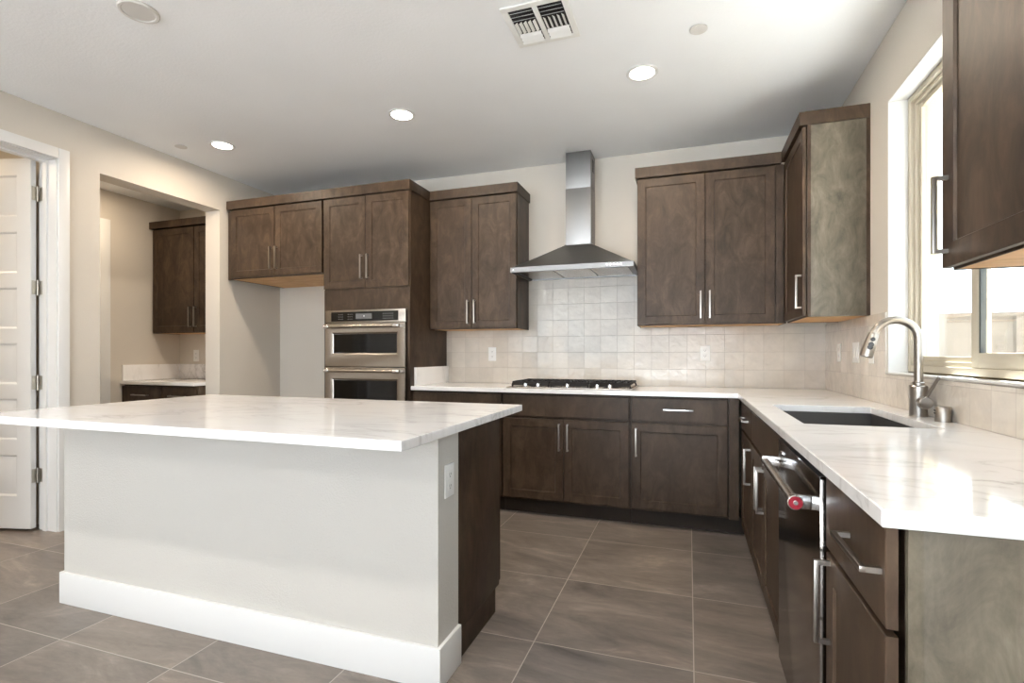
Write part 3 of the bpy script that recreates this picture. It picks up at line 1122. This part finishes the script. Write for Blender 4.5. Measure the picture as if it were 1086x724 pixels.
# ------------------------------------------------------------------ cooktop
ck = thing('gas_cooktop', (-0.82, 3.86, 0.914), 'black and stainless gas cooktop with five chrome knobs set in the worktop', 'cooktop')
KX0, KX1, KY0, KY1, KZ = -1.277, -0.363, 3.605, 4.125, 0.9142
obj('tray', box(KX0, KX1, KY0, KY1, KZ, KZ + 0.009, bev=0.003), M['steel'], ck)
for gi in range(3):
    gx0 = KX0 + 0.022 + gi * 0.2915
    gx1 = gx0 + 0.287
    bm = bmesh.new()
    z = KZ + 0.047
    ya, yb = KY0 + 0.075, KY1 - 0.025
    for a in (gx0, gx1 - 0.012):
        bx(bm, a, a + 0.012, ya, yb, z - 0.016, z, 0.002)
    for b in (ya, (ya + yb) / 2 - 0.006, yb - 0.012):
        bx(bm, gx0 + 0.0125, gx1 - 0.0125, b, b + 0.012, z - 0.016, z, 0.002)
    for q in (1, 2, 3, 4, 5):
        a = gx0 + q * (gx1 - gx0) / 6 - 0.005
        for b0, b1 in ((ya + 0.0125, ya + 0.085), ((ya + yb) / 2 - 0.08, (ya + yb) / 2 - 0.0065),
                       ((ya + yb) / 2 + 0.0065, (ya + yb) / 2 + 0.08), (yb - 0.085, yb - 0.0125)):
            bx(bm, a, a + 0.010, b0, b1, z - 0.014, z - 0.001, 0.001)
    for a in (gx0 + 0.002, gx1 - 0.014):                 # feet, flared down to the tray
        for b in (ya + 0.002, yb - 0.014):
            s = -0.010 if a < (gx0 + gx1) / 2 else 0.010
            if (gi == 0 and s > 0) or (gi == 2 and s < 0) or gi == 1:
                s = 0
            loft(bm, [rr(a + s, a + s + 0.012, b, b + 0.012, KZ + 0.009), rr(a, a + 0.012, b, b + 0.012, z - 0.015)])
    # sloped front apron of the grate
    loft(bm, [rr(gx0 + 0.004, gx1 - 0.004, ya - 0.034, ya - 0.026, z - 0.028), rr(gx0 + 0.004, gx1 - 0.004, ya - 0.004, ya + 0.004, z - 0.002)])
    obj('grate', bm, M['iron'], ck)
for bxx, byy, r in ((-1.11, 3.98, 0.045), (-1.11, 3.77, 0.035), (-0.82, 3.90, 0.06), (-0.53, 3.98, 0.04), (-0.53, 3.77, 0.045)):
    bm = bmesh.new()
    lathe(bm, (bxx, byy, KZ + 0.0085), (0, 0, 1), [(r * 1.2, 0), (r * 1.2, 0.006), (r, 0.007), (r, 0.016), (r * 0.8, 0.020)], 24)
    obj('burner', bm, M['burner'], ck)
for kx in (-1.135, -1.04, -0.822, -0.608, -0.52):
    bm = bmesh.new()
    lathe(bm, (kx, KY0 + 0.026, KZ + 0.0085), (0, 0, 1), [(0.019, 0), (0.019, 0.005), (0.016, 0.008), (0.0145, 0.024), (0.0125, 0.026)], 20)
    bx(bm, kx - 0.004, kx + 0.004, KY0 + 0.010, KY0 + 0.042, KZ + 0.032, KZ + 0.038, 0.001)
    obj('knob', bm, M['chrome'], ck)

# ------------------------------------------------------------------ sink, faucet, air gap
sk = thing('kitchen_sink', ((SX0 + SX1) / 2, (SY0 + SY1) / 2, 0.66), 'dark undermount sink basin set in the worktop before the window', 'sink')
bm = bmesh.new()
a, b = 0.012, 0.006


def sr(i, z):
    return [(SX0 - i, SY0 - i, z), (SX1 + i, SY0 - i, z), (SX1 + i, SY1 + i, z), (SX0 - i, SY1 + i, z)]


loft(bm, [sr(0.003, 0.8838), sr(-0.004, 0.70), sr(-0.035, 0.676)], cap0=False)
loft(bm, [sr(0.022, 0.8838), sr(0.022, 0.872), sr(0.012, 0.865), sr(0.004, 0.69), sr(-0.03, 0.665)], cap0=False)
# rim ring
for x0, x1, yy0, yy1 in ((SX0 - 0.022, SX0 - 0.003, SY0 - 0.022, SY1 + 0.022), (SX1 + 0.003, SX1 + 0.022, SY0 - 0.022, SY1 + 0.022)):
    bx(bm, x0, x1, yy0, yy1, 0.878, 0.8838)
for yy0, yy1 in ((SY0 - 0.022, SY0 - 0.003), (SY1 + 0.003, SY1 + 0.022)):
    bx(bm, SX0 - 0.003, SX1 + 0.003, yy0, yy1, 0.878, 0.8838)
obj('basin', bm, M['sink'], sk)
bm = bmesh.new()
lathe(bm, ((SX0 + SX1) / 2, (SY0 + SY1) / 2, 0.674), (0, 0, 1), [(0.045, 0), (0.045, 0.005), (0.03, 0.006)], 24)
obj('drain', bm, M['chrome'], sk)

fx, fy = 0.873, 2.493
fa = thing('kitchen_faucet', (fx, fy, 0.914), 'tall brushed nickel gooseneck faucet with side lever behind the sink', 'faucet')
bm = bmesh.new()
lathe(bm, (fx, fy, 0.914), (0, 0, 1), [(0.0325, 0.0005), (0.0325, 0.003), (0.031, 0.004), (0.031, 0.119), (0.028, 0.123), (0.021, 0.124), (0.021, 0.134), (0.017, 0.137)], 28)
obj('body', bm, M['nickel'], fa)
bm = bmesh.new()
R_ = 0.078
pts = [(fx, fy, 1.045), (fx, fy, 1.10), (fx, fy, 1.16), (fx, fy, 1.2225)]
for k in range(1, 19):
    t = math.radians(163) * k / 18
    pts.append((fx - R_ + R_ * math.cos(t), fy, 1.2225 + R_ * math.sin(t)))
t = math.radians(163)
end = Vector(pts[-1])
d = Vector((-math.sin(t), 0, math.cos(t)))
tube(bm, pts, 0.0158, 20)
obj('spout', bm, M['nickel'], fa)
bm = bmesh.new()
lathe(bm, end, d, [(0.016, -0.004), (0.0185, 0.0), (0.0195, 0.004), (0.0245, 0.092), (0.0235, 0.097), (0.019, 0.099)], 24)
sh = obj('spray_head', bm, M['nickel'], fa)
bm = bmesh.new()
side = Vector((0, -1, 0)) * 0.8 + d.cross(Vector((0, -1, 0))) * 0.0
side = (Vector((-0.12, -1.0, 0)) - d * Vector((-0.12, -1.0, 0)).dot(d)).normalized()
for h0, r0 in ((0.024, 0.0085), (0.046, 0.010), (0.058, 0.010)):
    lathe(bm, end + d * h0 + side * 0.0205, side, [(r0, 0), (r0, 0.0042), (r0 * 0.8, 0.0052)], 16)
obj('spray_button', bm, M['black'], sh)
bm = bmesh.new()
lathe(bm, (fx, fy - 0.028, 0.972), (0.0, -1, 0), [(0.018, 0), (0.018, 0.016), (0.0235, 0.018), (0.0235, 0.046), (0.020, 0.049)], 24)
hl = obj('handle', bm, M['nickel'], fa)
bm = bmesh.new()
tube(bm, [(fx, fy - 0.060, 0.985), (fx + 0.014, fy - 0.078, 1.026), (fx + 0.031, fy - 0.101, 1.076)], [0.0075, 0.0065, 0.0055], 12)
obj('lever', bm, M['nickel'], hl)

bm = bmesh.new()
lathe(bm, (0.885, 2.313, 0.914), (0, 0, 1), [(0.0255, 0.0004), (0.0255, 0.052), (0.0235, 0.056)], 28)
ag = obj('air_gap', bm, M['nickel'])
tag(ag, 'short brushed nickel air gap cap on the counter right of the faucet', 'air gap')
bm = bmesh.new()
for k in range(2):
    bx(bm, 0.8588, 0.8606, 2.307, 2.319, 0.943 + k * 0.01, 0.947 + k * 0.01)
obj('slot', bm, M['gap'], ag)

# ------------------------------------------------------------------ outlets and switches
def plate(name, loc, face, label, cat, kind='outlet', w=0.072, h=0.118, group=None):
    """wall plate centred at loc, on a surface facing '-y', '-x' or '+x'"""
    r = thing(name, (loc[0], loc[1], loc[2] - h / 2), label, cat, group)
    x, y, z = loc
    if face == '-y':
        T = lambda a, o, zz: Vector((x + a, y - o, z + zz))
    elif face == '-x':
        T = lambda a, o, zz: Vector((x - o, y + a, z + zz))
    else:
        T = lambda a, o, zz: Vector((x + o, y + a, z + zz))
    bm = bmesh.new()
    mbox(bm, T, -w / 2, w / 2, 0.0004, 0.006, -h / 2, h / 2, 0.002)
    obj('cover_plate', bm, M['plastic'], r)
    n = max(1, round(w / 0.062)) if w > 0.1 else 1
    for i in range(n):
        ca = (i - (n - 1) / 2) * 0.046
        if kind == 'outlet':
            for s in (-1, 1):
                bm = bmesh.new()
                mbox(bm, T, ca - 0.016, ca + 0.016, 0.0055, 0.0075, s * 0.021 - 0.014, s * 0.021 + 0.014, 0.001)
                so = obj('socket', bm, M['plastic'], r)
                bm = bmesh.new()
                for q in (-0.006, 0.006):
                    mbox(bm, T, ca + q - 0.001, ca + q + 0.001, 0.0072, 0.0078, s * 0.021 - 0.002, s * 0.021 + 0.006)
                mbox(bm, T, ca - 0.002, ca + 0.002, 0.0072, 0.0078, s * 0.021 - 0.009, s * 0.021 - 0.005)
                obj('slot', bm, M['gap'], so)
        else:
            bm = bmesh.new()
            mbox(bm, T, ca - 0.016, ca + 0.016, 0.0055, 0.009, -0.033, 0.033, 0.002)
            obj('rocker', bm, M['plastic'], r)
    return r


YT = YB - 0.009
plate('wall_outlet', (-1.607, YT, 1.163), '-y', 'white outlet on the cream tile left of the cooktop', 'outlet')
plate('wall_outlet', (0.117, YT, 1.169), '-y', 'white outlet on the cream tile right of the cooktop', 'outlet')
XT = XR - 0.009
plate('wall_outlet', (XT, 3.82, 1.172), '-x', 'white outlet on the right tile wall, closest to the corner', 'outlet')
plate('light_switch', (XT, 3.47, 1.172), '-x', 'wide white switch plate on the right tile wall under corner cabinet', 'switch', 'switch', 0.115)
plate('light_switch', (XT, 3.20, 1.172), '-x', 'narrow white switch plate partly behind the faucet spray head', 'switch', 'switch')
plate('wall_outlet', (-0.824, 1.700, 0.706), '+x', 'white outlet on the right end of the island wall', 'outlet')
plate('wall_outlet', (-4.77, PYB, 1.148), '-y', 'white outlet above the counter inside the pantry nook', 'outlet')

# ------------------------------------------------------------------ pantry nook
T = mapper('-y', 3.679)
p1 = thing('wall_cabinet', (-4.54, 3.82, 1.372), 'dark two door wall cabinet inside the pantry nook', 'cabinet')
upper_body(p1, T, PXL + 0.001, XLo - 0.002, PYB - 3.679 - 0.001, 1.366, 2.40, W_)
door_part(p1, T, PXL + 0.028, -4.440, 1.374, 2.372, W_, (-4.468, 1.515, PL))
door_part(p1, T, -4.430, XLo - 0.01, 1.374, 2.372, W_, (-4.400, 1.515, PL))
obj('crown', crown_bm(T, PXL + 0.001, XLo - 0.002, 0.036, PYB - 3.679 - 0.001, 2.385, 2.452), W_, p1)
T = mapper('-y', 3.404)
p2 = thing('base_cabinet', (-4.54, 3.7, 0), 'dark two drawer base cabinet inside the pantry nook', 'cabinet')
base_carcass(p2, T, PXL + 0.001, XLo - 0.002, PYB - 3.404 - 0.001, WB_)
for a0, a1 in ((PXL + 0.004, -4.495), (-4.485, XLo - 0.008)):
    door_part(p2, T, a0, a1, ZW0, ZW1, WB_, ((a0 + a1) / 2, 0.79, PL, False), 'drawer', False)
    door_part(p2, T, a0, a1, ZD0, ZD1, WB_)
o = obj('countertop', box(PXL + 0.001, XLo - 0.002, 3.365, PYB - 0.001, 0.884, 0.914, bev=0.002), M['quartz'])
tag(o, 'short white quartz worktop inside the pantry nook', 'countertop')
o = obj('splash_slab', box(PXL + 0.001, PXL + 0.019, 3.385, PYB - 0.021, 0.9145, 1.063, bev=0.0015), M['quartz'])
tag(o, 'quartz splash slab on the left side wall of the pantry nook', 'backsplash')
o = obj('splash_slab', box(PXL + 0.001, XLo - 0.002, PYB - 0.020, PYB - 0.001, 0.9145, 1.063, bev=0.0015), M['quartz'])
tag(o, 'quartz splash slab on the back wall of the pantry nook', 'backsplash')

# ------------------------------------------------------------------ ceiling fixtures
def can_light(x, y, label, group, first=[]):
    if first:
        r = dup(first[0], (x, y, H), label)
    else:
        r = thing('recessed_light', (x, y, H), label, 'ceiling light', group)
        bm = bmesh.new()
        n = 40
        rings = []
        for rad, z in ((0.088, H - 0.0005), (0.088, H - 0.004), (0.084, H - 0.007), (0.070, H - 0.006), (0.067, H - 0.002)):
            rings.append([(x + rad * math.cos(2 * PI * k / n), y + rad * math.sin(2 * PI * k / n), z) for k in range(n)])
        loft(bm, rings, True, False)
        obj('trim_ring', bm, M['white'], r)
        bm = bmesh.new()
        lathe(bm, (x, y, H), (0, 0, -1), [(0.0665, 0.001), (0.0665, 0.004), (0.06, 0.0055)], 40)
        obj('lens', bm, M['lamp'], r)
        first.append(r)
    d = bpy.data.lights.new('downlight', 'AREA')
    d.shape = 'DISK'
    d.size = 0.13
    d.energy = LAMP
    d.color = (1.0, 0.83, 0.64)
    d.spread = math.radians(175)
    o = bpy.data.objects.new('downlight', d)
    o.location = (x, y, H - 0.012)
    col.objects.link(o)
    return r


G = 'recessed ceiling lights'
can_light(-1.795, 3.0, 'lit recessed ceiling light, the middle one of three', G)
can_light(-0.248, 2.99, 'lit recessed ceiling light nearest the range hood and window', G)
can_light(-3.344, 3.0, 'lit recessed ceiling light nearest the pantry opening', G)


def room_lamp(name, loc, energy, color, size=0.15):
    d = bpy.data.lights.new(name, 'AREA')
    d.shape = 'DISK'
    d.size = size
    d.energy = energy
    d.color = color
    o = bpy.data.objects.new(name, d)
    o.location = loc
    col.objects.link(o)


room_lamp('pantry_downlight', (-4.55, 3.0, PZ - 0.01), 5.0, (1.0, 0.80, 0.58))
room_lamp('closet_downlight', (-5.2, 1.3, H - 0.01), 14.0, (1.0, 0.78, 0.52))
for lx, ly in ((-2.9, 0.2), (-0.6, 0.2), (-2.9, -2.2), (-0.6, -2.2)):
    room_lamp('living_fill', (lx, ly, H - 0.01), 16.0, (1.0, 0.96, 0.90))  # added fill lights behind the camera, no fixtures

bm = bmesh.new()
lathe(bm, (-2.398, 1.699, H), (0, 0, -1), [(0.083, 0.0005), (0.083, 0.008), (0.078, 0.012), (0.068, 0.012), (0.064, 0.009)], 40)
o = obj('ceiling_cap', bm, M['cap'])
tag(o, 'round blank cover plate on the ceiling above the island', 'ceiling cover')
for (x, y), lab in (((-3.658, 2.912), 'small round sprinkler cover on ceiling near the pantry opening'), ((0.046, 2.672), 'small round sprinkler cover on ceiling right of the air vent')):
    bm = bmesh.new()
    lathe(bm, (x, y, H), (0, 0, -1), [(0.036, 0.0005), (0.036, 0.003), (0.041, 0.0035), (0.041, 0.007), (0.036, 0.008)], 32)
    o = obj('sprinkler_cover', bm, M['cap'])
    tag(o, lab, 'sprinkler cover', 'ceiling sprinkler covers')

# four-way ceiling register
vx0, vx1, vy0, vy1 = -0.822, -0.508, 2.222, 2.536
vt = thing('air_vent', ((vx0 + vx1) / 2, (vy0 + vy1) / 2, H), 'square white louvred air vent on the ceiling', 'vent')
bm = bmesh.new()
fw = 0.030
for q in ((vx0, vx1, vy0, vy0 + fw), (vx0, vx1, vy1 - fw, vy1), (vx0, vx0 + fw, vy0 + fw, vy1 - fw), (vx1 - fw, vx1, vy0 + fw, vy1 - fw)):
    bx(bm, *q, H - 0.008, H - 0.0005, 0.002)
xm, ym = (vx0 + vx1) / 2, (vy0 + vy1) / 2
bx(bm, xm - 0.012, xm + 0.012, vy0 + fw, vy1 - fw, H - 0.008, H - 0.003, 0.001)
obj('frame', bm, M['plastic'], vt)
obj('backing', box(vx0 + 0.02, vx1 - 0.02, vy0 + 0.02, vy1 - 0.02, H - 0.0025, H - 0.0006), M['gap'], vt)


def slat_x(bm, x0, x1, y, tilt):
    w, t = 0.017, 0.0012
    dy, dz = math.cos(tilt) * w / 2, math.sin(tilt) * w / 2
    zc = H - 0.011
    loft(bm, [[(x0, y - dy, zc - dz), (x0, y + dy, zc + dz), (x0, y + dy, zc + dz + t), (x0, y - dy, zc - dz + t)],
              [(x1, y - dy, zc - dz), (x1, y + dy, zc + dz), (x1, y + dy, zc + dz + t), (x1, y - dy, zc - dz + t)]])


def slat_y(bm, x, y0, y1, tilt):
    w, t = 0.015, 0.0012
    dx, dz = math.cos(tilt) * w / 2, math.sin(tilt) * w / 2
    zc = H - 0.011
    loft(bm, [[(x - dx, y0, zc - dz), (x + dx, y0, zc + dz), (x + dx, y0, zc + dz + t), (x - dx, y0, zc - dz + t)],
              [(x - dx, y1, zc - dz), (x + dx, y1, zc + dz), (x + dx, y1, zc + dz + t), (x - dx, y1, zc - dz + t)]])


for sx0, sx1, lt in ((vx0 + fw, xm - 0.012, 0.6), (xm + 0.012, vx1 - fw, -0.6)):
    for i in range(3):
        mb = bmesh.new()
        slat_x(mb, sx0 + 0.004, sx1 - 0.004, vy0 + fw + 0.014 + i * 0.027, 0.62)
        obj('slat', mb, M['plastic'], vt)
        mb = bmesh.new()
        slat_x(mb, sx0 + 0.004, sx1 - 0.004, vy1 - fw - 0.014 - i * 0.027, -0.62)
        obj('slat', mb, M['plastic'], vt)
    for i in range(5):
        mb = bmesh.new()
        slat_y(mb, sx0 + 0.013 + i * 0.022, vy0 + fw + 0.086, vy1 - fw - 0.086, lt)
        obj('slat', mb, M['plastic'], vt)
